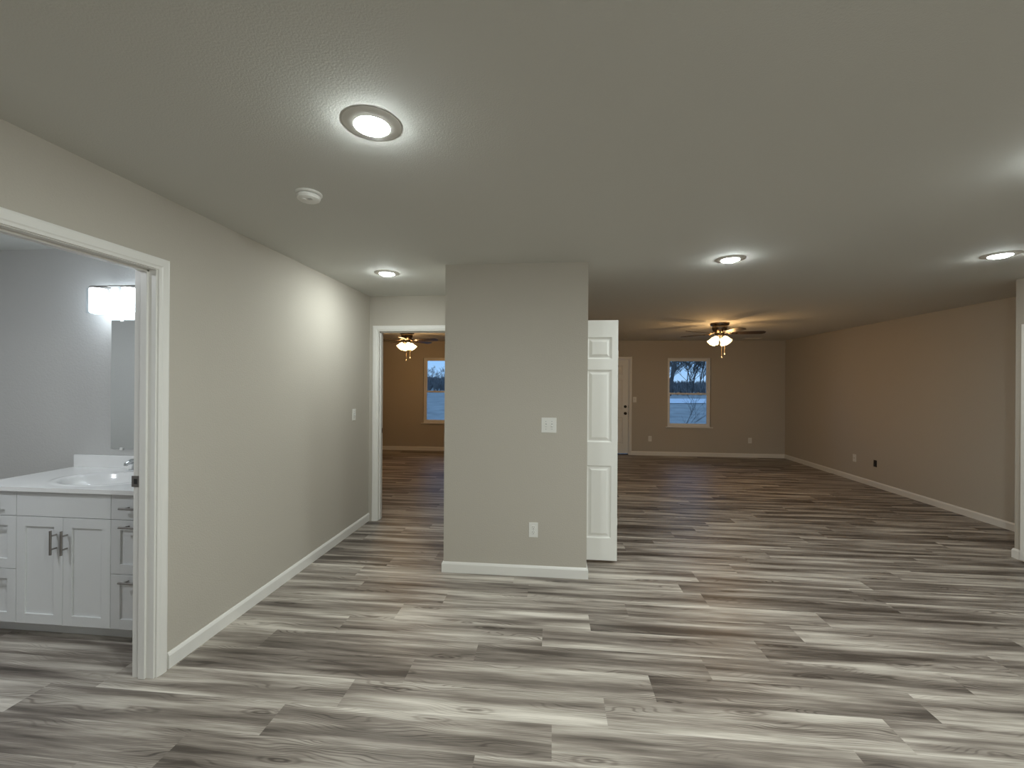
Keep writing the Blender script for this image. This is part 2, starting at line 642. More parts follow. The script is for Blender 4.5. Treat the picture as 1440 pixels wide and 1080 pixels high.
# bathroom doorway
d1 = empty('door_1', (XL, BD1, 0), 'white cased bathroom doorway in the left wall, door out of view', 'doorway', kind='structure')
inv = Matrix.Translation((-XL, -BD1, 0))
J = 0.018
mb = MB()
casing(mb, BD0 + J - 0.004, BD1 - J + 0.004, DH + 0.0, lambda a, c, h: (h, a - BD1, c))
mb.build('casing', M_trim, d1)
mb = MB()
casing(mb, BD0 + J - 0.004, BD1 - J + 0.004, DH + 0.0, lambda a, c, h: (XBI - XL - h, a - BD1, c))
mb.build('casing', M_trim, d1)
mb = MB()
mb.box(XBI, XL, BD1 - J, BD1, 0.001, DH + J - 0.018, inv)
mb.box(XBI, XL, BD0, BD0 + J, 0.001, DH + J - 0.018, inv)
mb.box(XBI, XL, BD0, BD1, DH, DH + J, inv)
mb.build('jamb', M_trim, d1)
mb = MB()
sx0, sx1 = XBI + 0.040, XBI + 0.076
mb.bbox(sx0, sx1, BD1 - J - 0.011, BD1 - J, 0.001, DH, 0.002, mat=inv)
mb.bbox(sx0, sx1, BD0 + J, BD0 + J + 0.011, 0.001, DH, 0.002, mat=inv)
mb.bbox(sx0, sx1, BD0 + J, BD1 - J, DH - 0.011, DH, 0.002, mat=inv)
mb.build('door_stop', M_trim, d1)
strike(d1, inv @ Matrix.Translation((XBI + 0.012, BD1 - J - 0.0015, 0.99)) @ Matrix.Diagonal((0.75, 1, 1, 1)))

# hall doorway into the bedroom
d2 = empty('door_2', (-1.423, YH, 0), 'white cased doorway at the end of the hall into the bedroom', 'doorway', kind='structure')
inv = Matrix.Translation((1.423, -YH, 0))
mb = MB()
casing(mb, HD0 + J - 0.004, HD1 - J + 0.004, DH, lambda a, c, h: (a + 1.423, -h, c))
mb.build('casing', M_trim, d2)
mb = MB()
casing(mb, HD0 + J - 0.004, HD1 - J + 0.004, DH, lambda a, c, h: (a + 1.423, T + h, c))
mb.build('casing', M_trim, d2)
mb = MB()
mb.box(HD0, HD0 + J, YH, YH + T, 0.001, DH, inv)
mb.box(HD1 - J, HD1, YH, YH + T, 0.001, DH, inv)
mb.box(HD0, HD1, YH, YH + T, DH, DH + J, inv)
mb.build('jamb', M_trim, d2)
mb = MB()
sy0, sy1 = YH + 0.036, YH + 0.072
mb.bbox(HD0 + J, HD0 + J + 0.011, sy0, sy1, 0.001, DH, 0.002, mat=inv)
mb.bbox(HD1 - J - 0.011, HD1 - J, sy0, sy1, 0.001, DH, 0.002, mat=inv)
mb.bbox(HD0 + J, HD1 - J, sy0, sy1, DH - 0.011, DH, 0.002, mat=inv)
mb.build('door_stop', M_trim, d2)
strike(d2, inv @ Matrix.Translation((HD0 + J + 0.0015, YH + 0.092, 0.97)) @ Matrix.Rotation(PI / 2, 4, 'Z') @ Matrix.Diagonal((0.7, 1, 1, 1)))


# ------------------------------------------------------------------ panelled slabs
def panel_slab(x0, x1, z0, z1, thick, panels, both=False):
    """door leaf, front face at y=0 looking to -y, raised panels (xa, xb, za, zb) pressed into it"""
    mb = MB()
    faces = [lambda a, c, h: (a, -h, c)]
    if both:
        faces.append(lambda a, c, h: (a, thick + h, c))
    for fi, fn in enumerate(faces):
        xs = sorted({x0, x1, *[q[0] for q in panels], *[q[1] for q in panels]})
        zs = sorted({z0, z1, *[q[2] for q in panels], *[q[3] for q in panels]})
        for a, c in zip(xs, xs[1:]):
            for e_, g in zip(zs, zs[1:]):
                if any(q[0] <= a and q[1] >= c and q[2] <= e_ and q[3] >= g for q in panels):
                    continue
                mb.quad(fn(a, e_, 0), fn(c, e_, 0), fn(c, g, 0), fn(a, g, 0))
        for q in panels:
            path = [(q[0], q[2]), (q[1], q[2]), (q[1], q[3]), (q[0], q[3])]
            rings = mb.sweep(path, [(0, 0), (0.010, -0.009), (0.016, -0.010), (0.022, -0.009), (0.040, -0.001), (0.041, -0.001)], fn, closed=True, loop=False)
            mb.bm.faces.new([r[-1] for r in rings])
    p = [(x0, z0), (x1, z0), (x1, z1), (x0, z1)]
    for (a, c), (e_, g) in zip(p, p[1:] + p[:1]):
        mb.quad((a, 0, c), (e_, 0, g), (e_, thick, g), (a, thick, c))
    if not both:
        mb.quad((x0, thick, z0), (x1, thick, z0), (x1, thick, z1), (x0, thick, z1))
    bmesh.ops.remove_doubles(mb.bm, verts=mb.bm.verts, dist=1e-5)
    return mb


BIF = [(0.05, 0.252, 0.221, 0.823), (0.05, 0.252, 1.017, 1.619), (0.05, 0.252, 1.707, 1.890)]


def bifold(name, loc, label):
    o = empty(name, loc, label, 'bifold door', kind='structure')
    panel_slab(0, 0.302, 0.036, 2.030, 0.033, BIF, True).build('leaf', M_door, o)
    panel_slab(0, 0.302, 0.036, 2.030, 0.033, BIF, True).build('leaf', M_door, o, loc=(0, 0.037, 0))
    mb = MB()
    for z in (0.35, 1.05, 1.75):
        mb.box(0.300, 0.304, 0.026, 0.044, z - 0.03, z + 0.03)
        mb.tube([(0.305, 0.035, z - 0.03), (0.305, 0.035, z + 0.03)], 0.004, 8)
    mb.build('hinge', M_plastic, o)
    mb = MB()
    mb.tube([(0.03, 0.0165, 2.028), (0.03, 0.0165, 2.056)], 0.004, 8)
    mb.build('pivot_pin', M_nickel, o)
    mb = MB().tube([(0.03, 0.0165, 0.0), (0.03, 0.0165, 0.04)], 0.004, 8)
    mb.build('pivot_pin', M_nickel, o)
    return o


bifold('door_4', (0.235, 3.600, 0), 'white three-panel bifold closet door folded open beside the middle closet block')
bifold('door_5', (3.955, 3.945, 0), 'white bifold closet door cut off by the right edge of the photo')

# front door
fd = empty('door_3', ((FD[0] + FD[1]) / 2, YF, 0), 'closed panelled front door in the far wall, partly behind the bifold door', 'door', kind='structure')
fx = (FD[0] + FD[1]) / 2
mb = MB()
casing(mb, FD[0] + J - 0.004, FD[1] - J + 0.004, 2.037, lambda a, c, h: (a - fx, -h, c))
mb.build('casing', M_trim, fd)
mb = MB()
mb.box(FD[0] - fx, FD[0] + J - fx, 0, 0.14, 0.001, 2.037)
mb.box(FD[1] - J - fx, FD[1] - fx, 0, 0.14, 0.001, 2.037)
mb.box(FD[0] - fx, FD[1] - fx, 0, 0.14, 2.037, 2.055)
mb.build('jamb', M_trim, fd)
MB().bbox(FD[0] + J - fx, FD[1] - J - fx, 0.005, 0.14, 0.001, 0.016, 0.003).build('threshold', M_bronze, fd)
sl = empty('slab_pivot', (0, 0, 0), None, None)
COL.objects.unlink(sl)
bpy.data.objects.remove(sl)
sw = (FD[1] - FD[0]) / 2 - J - 0.004
pan = []
for xa, xb in ((-sw + 0.115, -0.055), (0.055, sw - 0.115)):
    pan += [(xa, xb, 0.22, 0.79), (xa, xb, 0.955, 1.60), (xa, xb, 1.70, 1.91)]
slab = panel_slab(-sw, sw, 0.026, 2.033, 0.044, pan).build('slab', M_door, fd, loc=(0, 0.018, 0))


def knob(name, x, z, big):
    mb = MB()
    m4 = Matrix.Translation((x, 0, z)) @ Matrix.Rotation(PI / 2, 4, 'X')
    if big:
        mb.lathe([(0.031, 0), (0.031, 0.006), (0.013, 0.012), (0.011, 0.03), (0.024, 0.038), (0.029, 0.050), (0.024, 0.062), (0.012, 0.066), (0, 0.067)], 24, m4)
    else:
        mb.lathe([(0.030, 0), (0.030, 0.010), (0.026, 0.014), (0, 0.014)], 24, m4)
        mb.box(x - 0.004, x + 0.004, -0.030, -0.012, z - 0.014, z + 0.014)
    o = mb.build(name, M_bronze, slab, True)
    o['label'] = 'dark bronze ' + name.replace('_', ' ')


knob('door_knob', sw - 0.062, 0.885, True)
knob('deadbolt', sw - 0.062, 1.03, False)
mb = MB()
for z in (0.885, 1.03):
    mb.box(sw - 0.001, sw + 0.003, -0.001, 0.03, z - 0.028, z + 0.028)
mb.build('latch_plate', M_bronze, fd, loc=(0, 0.018, 0))


# ------------------------------------------------------------------ windows
def window(name, w, label):
    xa, xb, za, zb = w
    o = empty(name, ((xa + xb) / 2, YF, za), label, 'window', kind='structure')
    hw, hh = (xb - xa) / 2, zb - za
    y0, y1 = 0.065, 0.135
    f = 0.030
    mb = MB()
    mb.box(-hw, -hw + f, y0, y1, 0, hh)
    mb.box(hw - f, hw, y0, y1, 0, hh)
    mb.box(-hw + f, hw - f, y0, y1, hh - f, hh)
    mb.box(-hw + f, hw - f, y0, y1, 0, f)
    mb.build('window_frame', M_vinyl, o)
    meet = hh * 0.475
    s = 0.036

    def sash(nm, za_, zb_, ya, yb):
        q = MB()
        a, c = -hw + f, hw - f
        q.bbox(a, a + s, ya, yb, za_, zb_, 0.003)
        q.bbox(c - s, c, ya, yb, za_, zb_, 0.003)
        q.bbox(a + s - 0.004, c - s + 0.004, ya, yb, za_, za_ + s, 0.003)
        q.bbox(a + s - 0.004, c - s + 0.004, ya, yb, zb_ - s, zb_, 0.003)
        so = q.build(nm, M_vinyl, o)
        yc = (ya + yb) / 2
        MB().box(a + s - 0.005, c - s + 0.005, yc - 0.002, yc + 0.002, za_ + s - 0.005, zb_ - s + 0.005).build('pane', M_pane, so)
        return so
    sash('upper_sash', meet - 0.012, hh - f, y0 + 0.036, y0 + 0.062)
    lo = sash('lower_sash', f, meet + 0.024, y0 + 0.006, y0 + 0.033)
    for x in (-0.2, 0.2):
        q = MB().bbox(x - 0.025, x + 0.025, y0 - 0.004, y0 + 0.018, meet + 0.024, meet + 0.036, 0.003)
        q.build('sash_lock', M_vinyl, lo)
    q = MB().bbox(-hw - 0.035, hw + 0.035, -0.028, 0.066, -0.018, 0.002, 0.004)
    st = q.build('window_sill', M_trim, o)
    return o


window('window_1', W1, 'single-hung white window beside the front door, dusk woods and road outside')
window('window_2', W2, 'single-hung white bedroom window seen through the hall doorway')


# ------------------------------------------------------------------ electrical plates (front at -y, origin on the wall)
def plate_mesh(w, h):
    mb = MB()
    mb.bbox(-w / 2, w / 2, -0.0055, 0.0, -h / 2, h / 2, 0.0025, 3)
    return mb


def screws(parent, pts):
    for x, z in pts:
        q = MB().lathe([(0.0032, 0.0), (0.003, 0.0012), (0, 0.0016)], 12, Matrix.Translation((x, -0.0055, z)) @ Matrix.Rotation(PI / 2, 4, 'X'))
        o = q.build('screw', M_grey, parent, True)


def outlet(label, loc, rz=0.0):
    o = empty('wall_outlet', loc, label, 'outlet', 'duplex wall outlets', None, rz)
    plate_mesh(0.070, 0.115).build('cover_plate', M_plastic, o)
    for z in (-0.0195, 0.0195):
        m4 = Matrix.Translation((0, -0.0055, z)) @ Matrix.Rotation(PI / 2, 4, 'X')
        q = MB().lathe([(0.0172, 0), (0.0172, 0.0016), (0.016, 0.0022), (0, 0.0022)], 28, m4)
        r = q.build('receptacle', M_plastic, o)
        q = MB()
        q.box(-0.0072, -0.0050, -0.0082, -0.0070, z + 0.0005, z + 0.0095)
        q.box(0.0050, 0.0072, -0.0082, -0.0070, z + 0.0015, z + 0.0085)
        q.lathe([(0.0027, 0), (0.0027, 0.0012), (0, 0.0012)], 12, Matrix.Translation((0, -0.007, z - 0.008)) @ Matrix.Rotation(PI / 2, 4, 'X'))
        q.build('slot', M_slot, r)
    screws(o, [(0, 0)])
    return o


def switch(label, loc, rz=0.0, gangs=1):
    w = 0.070 if gangs == 1 else 0.116
    o = empty('light_switch', loc, label, 'light switch', 'toggle light switches', None, rz)
    plate_mesh(w, 0.116).build('cover_plate', M_plastic, o)
    for g in range(gangs):
        x = (g - (gangs - 1) / 2) * 0.046
        q = MB().box(x - 0.0055, x + 0.0055, -0.0062, -0.004, -0.0125, 0.0125)
        q.build('toggle_slot', M_grey, o)
        m4 = Matrix.Translation((x, -0.005, 0)) @ Matrix.Rotation(math.radians(28 if g == 0 else 28), 4, 'X')
        q = MB().bbox(-0.0042, 0.0042, -0.017, 0.0, -0.0055, 0.0055, 0.0015, mat=m4)
        q.build('toggle', M_plastic, o)
        screws(o, [(x, 0.030), (x, -0.030)])
    return o


outlet('white duplex outlet low on the front of the middle closet block', (-0.143, YC, 0.360))
outlet('white duplex outlet on the far wall between front door and window', (2.066, YF, 0.353))
outlet('white duplex outlet on the far wall between window and right corner', (4.094, YF, 0.353))
switch('white double toggle switch on the front of the middle closet block', (-0.028, YC, 1.177), gangs=2)
switch('white single toggle switch on the left wall near the hall corner', (XL, 4.118, 1.177), PI / 2)
switch('white single toggle switch beside the front door casing', (1.743, YF, 1.182))
o = empty('blank_plate', (XR, 7.27, 0.358), 'white outlet plate low on the right living room wall', 'outlet plate', None, None, -PI / 2)
plate_mesh(0.072, 0.117).build('cover_plate', M_plastic, o)
screws(o, [(0, 0.042), (0, -0.042)])
q = MB().lathe([(0.005, 0), (0.005, 0.007), (0.003, 0.007), (0.003, 0.002), (0, 0.002)], 16, Matrix.Translation((0, -0.0055, 0)) @ Matrix.Rotation(PI / 2, 4, 'X'))
q.build('cable_jack', M_nickel, o)
o = empty('outlet_box', (XR, 6.835, 0.350), 'open black outlet box without a cover plate, low on the right wall', 'outlet box', None, None, -PI / 2)
q = MB()
for a in ((-0.030, -0.026, -0.050, 0.050), (0.026, 0.030, -0.050, 0.050), (-0.026, 0.026, -0.050, -0.046), (-0.026, 0.026, 0.046, 0.050)):
    q.box(a[0], a[1], -0.0035, 0.0, a[2], a[3])
q.build('box_rim', M_slot, o)
MB().box(-0.026, 0.026, -0.0012, 0.0, -0.046, 0.046).build('box_back', M_slot, o)
q = MB().bbox(-0.014, 0.014, -0.004, -0.001, -0.035, 0.035, 0.001)
q.build('receptacle', M_slot, o)

# ------------------------------------------------------------------ recessed LED lights


def downlight(label, x, y, lamp):
    o = empty('recessed_light', (x, y, H), label, 'ceiling light', 'round recessed LED ceiling lights')
    prof = [(0.104, 0.0), (0.1037, -0.0012), (0.1028, -0.0020), (0.077, -0.0056), (0.0675, -0.0092), (0.0640, -0.0096), (0.0620, -0.0070), (0.0612, 0.0)]
    MB().lathe(prof, 48, None, False).build('trim_ring', M_plastic, o, True)
    MB().lathe([(0.0612, -0.0050), (0.0605, -0.0062), (0.054, -0.0120), (0.040, -0.0185), (0.020, -0.0215), (0, -0.0225)], 40, None, False).build('lens', M_lens[lamp], o, True)
    return o


downlight('large round ceiling light nearest the camera, upper left', -0.664, 1.503, 'near')
downlight('round ceiling light in the hall in front of the bedroom doorway', -1.424, 3.542, 'hall')
downlight('round ceiling light right of the middle closet block, left of the closet corner one', 1.315, 3.33, 'mid')
downlight('round ceiling light at the right edge beside the closet corner', 3.17, 3.36, 'corner')
downlight('round ceiling light just beyond the right edge, upper right', 2.10, 1.87, 'side')
for x, y in ((0.75, 0.35), (2.7, -0.9)):      # out-of-view fill lights, added to brighten the closet block and near floor
    downlight('added round fill light out of view around the camera', x, y, 'added_fill')

o = empty('bath_fill_light', (-3.35, 1.05, H), 'added round fill light out of view above the bathroom floor', 'ceiling light')  # unseen lamp, added to lift the vanity fronts and bathroom walls
MB().lathe([(0.125, 0.0), (0.125, -0.006), (0.108, -0.010), (0.105, 0.0)], 40, None, False).build('trim_ring', M_plastic, o, True)
MB().lathe([(0.1045, -0.006), (0.09, -0.022), (0.05, -0.032), (0, -0.034)], 40, None, False).build('lens', M_bathfill, o, True)

# smoke detector
o = empty('smoke_detector', (-1.222, 2.025, H), 'round white smoke detector on the ceiling left of the large light', 'smoke detector')
MB().lathe([(0.064, 0), (0.064, -0.006), (0.061, -0.009), (0.052, -0.011)], 40).build('base', M_plastic, o, True)
MB().lathe([(0.051, -0.008), (0.051, -0.016)], 40).build('vent_gap', M_grey, o, True)
MB().lathe([(0.056, -0.0145), (0.057, -0.017), (0.053, -0.030), (0.044, -0.036), (0.0, -0.038)], 40).build('cover', M_plastic, o, True)
q = MB().lathe([(0.012, -0.036), (0.012, -0.0392), (0, -0.0396)], 20, Matrix.Translation((-0.012, -0.02, 0)))
q.build('test_button', M_plastic, o, True)
q = MB()
for a in range(3):
    q.box(0.012 + a * 0.007, 0.015 + a * 0.007, -0.03, -0.012, -0.0383, -0.036)
q.build('sounder_slots', M_grey, o)

# ceiling register near the far wall
o = empty('ceiling_vent', (3.94, 8.90, H), 'small ceiling air vent near the far right corner', 'ceiling vent')
q = MB()
for a in ((-0.16, 0.16, -0.075, -0.06), (-0.16, 0.16, 0.06, 0.075), (-0.16, -0.145, -0.06, 0.06), (0.145, 0.16, -0.06, 0.06)):
    q.box(a[0], a[1], a[2], a[3], -0.006, 0)
q.build('frame', M_trim, o)
MB().box(-0.145, 0.145, -0.06, 0.06, -0.001, 0).build('backing', M_slot, o)
for k in range(6):
    y = -0.05 + k * 0.02
    MB().box(-0.145, 0.145, -0.007, 0.007, -0.0008, 0.0008, Matrix.Translation((0, y, -0.005)) @ Matrix.Rotation(0.6, 4, 'X')).build('slat', M_trim, o)


# ------------------------------------------------------------------ ceiling fans
def make_fan(label):
    o = empty('ceiling_fan', (0, 0, 0), label, 'ceiling fan', 'hugger ceiling fans with light kits')
    MB().lathe([(0.0, 0), (0.132, 0), (0.134, -0.022), (0.126, -0.036), (0.108, -0.042), (0.0, -0.042)], 48).build('canopy', M_motor, o, True)
    q = MB().lathe([(0.100, -0.040), (0.106, -0.052), (0.106, -0.085), (0.101, -0.100), (0.086, -0.128), (0.070, -0.150), (0.0, -0.152)], 48)
    mo = q.build('motor_housing', M_motor, o, True)
    for k in range(10):
        m4 = Matrix.Rotation(2 * PI * k / 10, 4, 'Z')
        MB().bbox(0.098, 0.109, -0.006, 0.006, -0.084, -0.054, 0.002, 2, m4).build('vent_rib', M_motor, mo)
    MB().lathe([(0.0, -0.150), (0.060, -0.150), (0.064, -0.165), (0.058, -0.195), (0.044, -0.212), (0.0, -0.214)], 40).build('light_fitter', M_motor, o, True)
    for k in range(5):
        a = math.radians(-10 + 72 * k)
        m4 = Matrix.Rotation(a, 4, 'Z') @ Matrix.Translation((0, 0, -0.155)) @ Matrix.Rotation(math.radians(-11), 4, 'X')
        q = MB()
        n = 14
        rim = []
        for i in range(n + 1):
            tt = i / n
            x = 0.165 + 0.455 * tt
            w = 0.049 + 0.016 * math.sin(min(1, tt * 1.4) * PI / 2)
            if tt > 0.86:
                w *= math.sqrt(max(0.0, 1 - ((tt - 0.86) / 0.145) ** 2.4)) * 0.75 + 0.25
            if tt < 0.08:
                w *= 0.8 + 0.2 * tt / 0.08
            rim.append((x, w))
        top, bot = [], []
        for x, w in rim:
            top.append([q.bm.verts.new(m4 @ Vector((x, s_ * w, 0.003))) for s_ in (-1, 1)])
            bot.append([q.bm.verts.new(m4 @ Vector((x, s_ * w, -0.003))) for s_ in (-1, 1)])
        for i in range(n):
            q.bm.faces.new((top[i][0], top[i + 1][0], top[i + 1][1], top[i][1]))
            q.bm.faces.new((bot[i][0], bot[i][1], bot[i + 1][1], bot[i + 1][0]))
            for s_ in (0, 1):
                q.bm.faces.new((top[i][s_], top[i + 1][s_], bot[i + 1][s_], bot[i][s_]))
        for i in (0, n):
            q.bm.faces.new((top[i][0], top[i][1], bot[i][1], bot[i][0]))
        bl = q.build('blade', M_blade, o)
        q = MB()
        q.tube([(0.07, 0, 0.022), (0.11, 0, 0.012), (0.15, 0, -0.006), (0.19, 0, -0.006)], [0.011, 0.009, 0.009, 0.008], 10, m4)
        q.bbox(0.165, 0.245, -0.030, 0.030, -0.008, -0.003, 0.002, 2, m4)
        for sx, sy in ((0.18, -0.018), (0.18, 0.018), (0.23, 0)):
            q.lathe([(0.005, -0.008), (0.005, -0.011), (0, -0.012)], 10, m4 @ Matrix.Translation((sx, sy, 0)))
        q.build('blade_arm', M_motor, bl, True)
    for k in range(4):
        a = math.radians(38 + 90 * k)
        base_m = Matrix.Rotation(a, 4, 'Z')
        tilt = math.radians(41)
        # axis of the shade points out and down
        m4 = base_m @ Matrix.Translation((0.050, 0, -0.195)) @ Matrix.Rotation(-tilt, 4, 'Y')
        q = MB()
        q.tube([(0, 0, 0.012), (0, 0, -0.03)], [0.012, 0.016], 14, m4)
        ar = q.build('lamp_socket', M_motor, o, True)
        q = MB()
        pr = [(0.020, -0.024), (0.030, -0.030), (0.041, -0.050), (0.047, -0.075), (0.051, -0.100), (0.057, -0.122), (0.066, -0.136)]
        q.lathe(pr, 28, m4, False)
        q.build('glass_shade', M_shade, o, True)
        q = MB().lathe([(0.0, -0.028), (0.012, -0.030), (0.014, -0.05), (0.024, -0.072), (0.026, -0.088), (0.019, -0.104), (0.0, -0.111)], 20, m4)
        q.build('bulb', M_bulb, o, True)
        ld = bpy.data.lights.new('fan_lamp', 'POINT')
        ld.energy = BULB_W
        ld.color = WARM
        ld.shadow_soft_size = 0.03
        lo = bpy.data.objects.new('fan_lamp', ld)
        COL.objects.link(lo)
        lo.parent = o
        lo.location = m4 @ Vector((0, 0, -0.128))
    for (x, y, zz) in ((0.012, -0.05, -0.535), (0.068, -0.012, -0.485)):
        q = MB().tube([(x, y, -0.205), (x, y, zz + 0.02)], 0.0026, 6)
        ch = q.build('pull_chain', M_chain, o)
        q = MB().lathe([(0.004, 0.028), (0.009, 0.018), (0.010, 0.006), (0.005, 0), (0, 0)], 14, Matrix.Translation((x, y, zz)))
        q.build('chain_pull', M_plastic, ch, True)
    return o


M_chain = solid('pale_brass_chain', (0.62, 0.52, 0.38), 0.3, metal=0.5)
M_bulb = emit('warm_bulb', (1.0, 0.82, 0.5), 6.0)
fan = make_fan('dark-bladed ceiling fan with lit bell shades in the living room')
fan.location = (2.513, 6.741, H)
fan2 = copy_tree(fan)
fan2.location = (-2.67, 7.60, H)
fan2['label'] = 'dark-bladed ceiling fan with lit shades seen through the hall doorway'

# ------------------------------------------------------------------ bathroom vanity
VX0, VX1, VF = -3.366, -2.166, 2.172      # cabinet sides, plane of the door fronts
van = empty('vanity_cabinet', ((VX0 + VX1) / 2, VF, 0), 'white shaker vanity cabinet with bar pulls in the bathroom', 'vanity cabinet')
vi = Matrix.Translation((-(VX0 + VX1) / 2, -VF, 0))
mb = MB()
mb.box(VX0, VX1, VF + 0.021, VF + 0.036, 0.095, 0.862, vi)
mb.box(VX0, VX0 + 0.016, VF + 0.036, YB - 0.002, 0.095, 0.862, vi)
mb.box(VX1 - 0.016, VX1, VF + 0.036, YB - 0.002, 0.095, 0.862, vi)
mb.box(VX0 + 0.016, VX1 - 0.016, YB - 0.012, YB - 0.002, 0.095, 0.862, vi)
mb.box(VX0 + 0.016, VX1 - 0.016, VF + 0.036, YB - 0.012, 0.095, 0.111, vi)
mb.build('carcass', M_cab, van)
mb = MB().box(VX0 + 0.004, VX1 - 0.004, VF + 0.098, VF + 0.112, 0.0, 0.096, vi)
mb.box(VX0 + 0.004, VX0 + 0.02, VF + 0.112, YB - 0.01, 0, 0.096, vi)
mb.box(VX1 - 0.02, VX1 - 0.004, VF + 0.112, YB - 0.01, 0, 0.096, vi)
mb.build('toe_kick', M_cab, van)
G = 0.0016


def shaker(x0, x1, z0, z1, name, flat=False):
    q = MB()
    x0, x1, z0, z1 = x0 + G, x1 - G, z0 + G, z1 - G
    if flat:
        q.bbox(x0, x1, VF, VF + 0.019, z0, z1, 0.0015, mat=vi)
    else:
        w = 0.056
        q.bbox(x0, x0 + w, VF, VF + 0.019, z0, z1, 0.0012, mat=vi)
        q.bbox(x1 - w, x1, VF, VF + 0.019, z0, z1, 0.0012, mat=vi)
        q.bbox(x0 + w - 0.001, x1 - w + 0.001, VF + 0.0002, VF + 0.019, z0, z0 + w, 0.0012, mat=vi)
        q.bbox(x0 + w - 0.001, x1 - w + 0.001, VF + 0.0002, VF + 0.019, z1 - w, z1, 0.0012, mat=vi)
        q.box(x0 + w - 0.002, x1 - w + 0.002, VF + 0.009, VF + 0.017, z0 + w - 0.002, z1 - w + 0.002, vi)
    return q.build(name, M_cab, van)


def pull(parent, cx, cz, vertical):
    q = MB()
    m4 = vi @ Matrix.Translation((cx, VF, cz)) @ (Matrix.Rotation(PI / 2, 4, 'Y') if vertical else Matrix())
    q.tube([(-0.068, -0.031, 0), (0.068, -0.031, 0)], 0.006, 14, m4)
    for s_ in (-0.038, 0.038):
        q.tube([(s_, 0.0, 0), (s_, -0.031, 0)], 0.0045, 10, m4)
    o = q.build('bar_pull', M_nickel, parent, True)
    o['label'] = 'brushed nickel bar pull'


zs = [0.103, 0.412, 0.718, 0.860]
xs = [VX0, -3.066, -2.766, -2.466, VX1]
for xa, xb in ((xs[0], xs[1]), (xs[3], xs[4])):
    for k in range(3):
        d = shaker(xa, xb, zs[k], zs[k + 1], 'drawer', flat=(k == 2))
        pull(d, (xa + xb) / 2, zs[k + 1] - (0.071 if k == 2 else 0.033), False)
shaker(xs[1], xs[3], zs[2], zs[3], 'false_front', flat=True)
dl = shaker(xs[1], xs[2], zs[0], zs[2], 'door')
pull(dl, xs[2] - 0.040, 0.583, True)
dr = shaker(xs[2], xs[3], zs[0], zs[2], 'door')
pull(dr, xs[2] + 0.028, 0.583, True)

# vanity top with a moulded oval basin
TX0, TX1, TY0, TZ0, TZ1 = VX0 - 0.008, VX1 + 0.008, 2.152, 0.864, 0.888
top = empty('sink_counter', ((TX0 + TX1) / 2, (TY0 + YB) / 2, TZ0), 'glossy white vanity top with moulded oval basin on the cabinet', 'vanity top')
tcx, tcy = (TX0 + TX1) / 2, (TY0 + YB) / 2
BX, BY, BA, BBr = -2.766, 2.420, 0.262, 0.176
mb = MB()
nx, ny = 150, 74
grid = []
for j in range(ny + 1):
    row = []
    for i in range(nx + 1):
        x = TX0 + (TX1 - TX0) * i / nx
        y = TY0 + (YB - TY0) * j / ny
        d = math.hypot((x - BX) / BA, (y - BY) / BBr)
        z = TZ1
        if d < 1.0:
            z = TZ1 - 0.115 * (1 - d ** 2.6) ** 0.8 - 0.002
        elif d < 1.22:
            z = TZ1 + 0.004 * math.sin((d - 1.0) / 0.22 * PI) - 0.0015 * (1 - (d - 1) / 0.22)
        row.append(mb.bm.verts.new((x - tcx, y - tcy, z - TZ0)))
    grid.append(row)
for j in range(ny):
    for i in range(nx):
        mb.bm.faces.new((grid[j][i], grid[j][i + 1], grid[j + 1][i + 1], grid[j + 1][i]))
low = {}


def lowv(v):
    if v not in low:
        low[v] = mb.bm.verts.new((v.co.x, v.co.y, 0))
    return low[v]


border = [grid[0][i] for i in range(nx + 1)] + [grid[j][nx] for j in range(1, ny + 1)] + [grid[ny][i] for i in range(nx - 1, -1, -1)] + [grid[j][0] for j in range(ny - 1, 0, -1)]
for a, c in zip(border, border[1:] + border[:1]):
    mb.bm.faces.new((a, c, lowv(c), lowv(a)))
mb.build('counter', M_marble, top, True)
MB().bbox(TX0 - tcx, TX1 - tcx, YB - 0.021 - tcy, YB - 0.001 - tcy, TZ1 - TZ0 - 0.001, TZ1 - TZ0 + 0.087, 0.007, 3).build('backsplash', M_marble, top, True)
q = MB().lathe([(0.0, -0.1195), (0.022, -0.1195), (0.024, -0.1165), (0.018, -0.1145), (0.0, -0.1135)], 28, Matrix.Translation((BX - tcx, BY - tcy, TZ1 - TZ0)))
q.build('drain', M_chrome, top, True)
q = MB().lathe([(0.0, 0.0), (0.009, 0.0), (0.009, 0.003), (0.0, 0.003)], 16, Matrix.Translation((BX - tcx - 0.02, BY - tcy - 0.150, TZ1 - TZ0 - 0.05)) @ Matrix.Rotation(-1.0, 4, 'X'))
q.build('overflow_hole', M_chrome, top, True)

# faucet
fa = empty('faucet', (BX, 2.640, TZ1), 'chrome two-handle faucet at the back of the vanity basin', 'faucet')
MB().bbox(-0.078, 0.078, -0.026, 0.026, 0.0, 0.016, 0.007, 3).build('base', M_chrome, fa, True)
q = MB().tube([(0, 0, 0.012), (0, -0.004, 0.05), (0, -0.03, 0.078), (0, -0.075, 0.082), (0, -0.112, 0.066), (0, -0.116, 0.056)], [0.019, 0.016, 0.014, 0.013, 0.012, 0.011], 16)
q.build('spout', M_chrome, fa, True)
for s_ in (-1, 1):
    q = MB().lathe([(0.020, 0.012), (0.019, 0.03), (0.014, 0.038), (0.014, 0.046), (0.0, 0.05)], 20, Matrix.Translation((s_ * 0.051, 0, 0)))
    q.tube([(s_ * 0.045, 0.0, 0.046), (s_ * 0.075, -0.006, 0.050), (s_ * 0.118, -0.014, 0.046)], [0.008, 0.0075, 0.0055], 12)
    q.build('handle', M_chrome, fa, True)

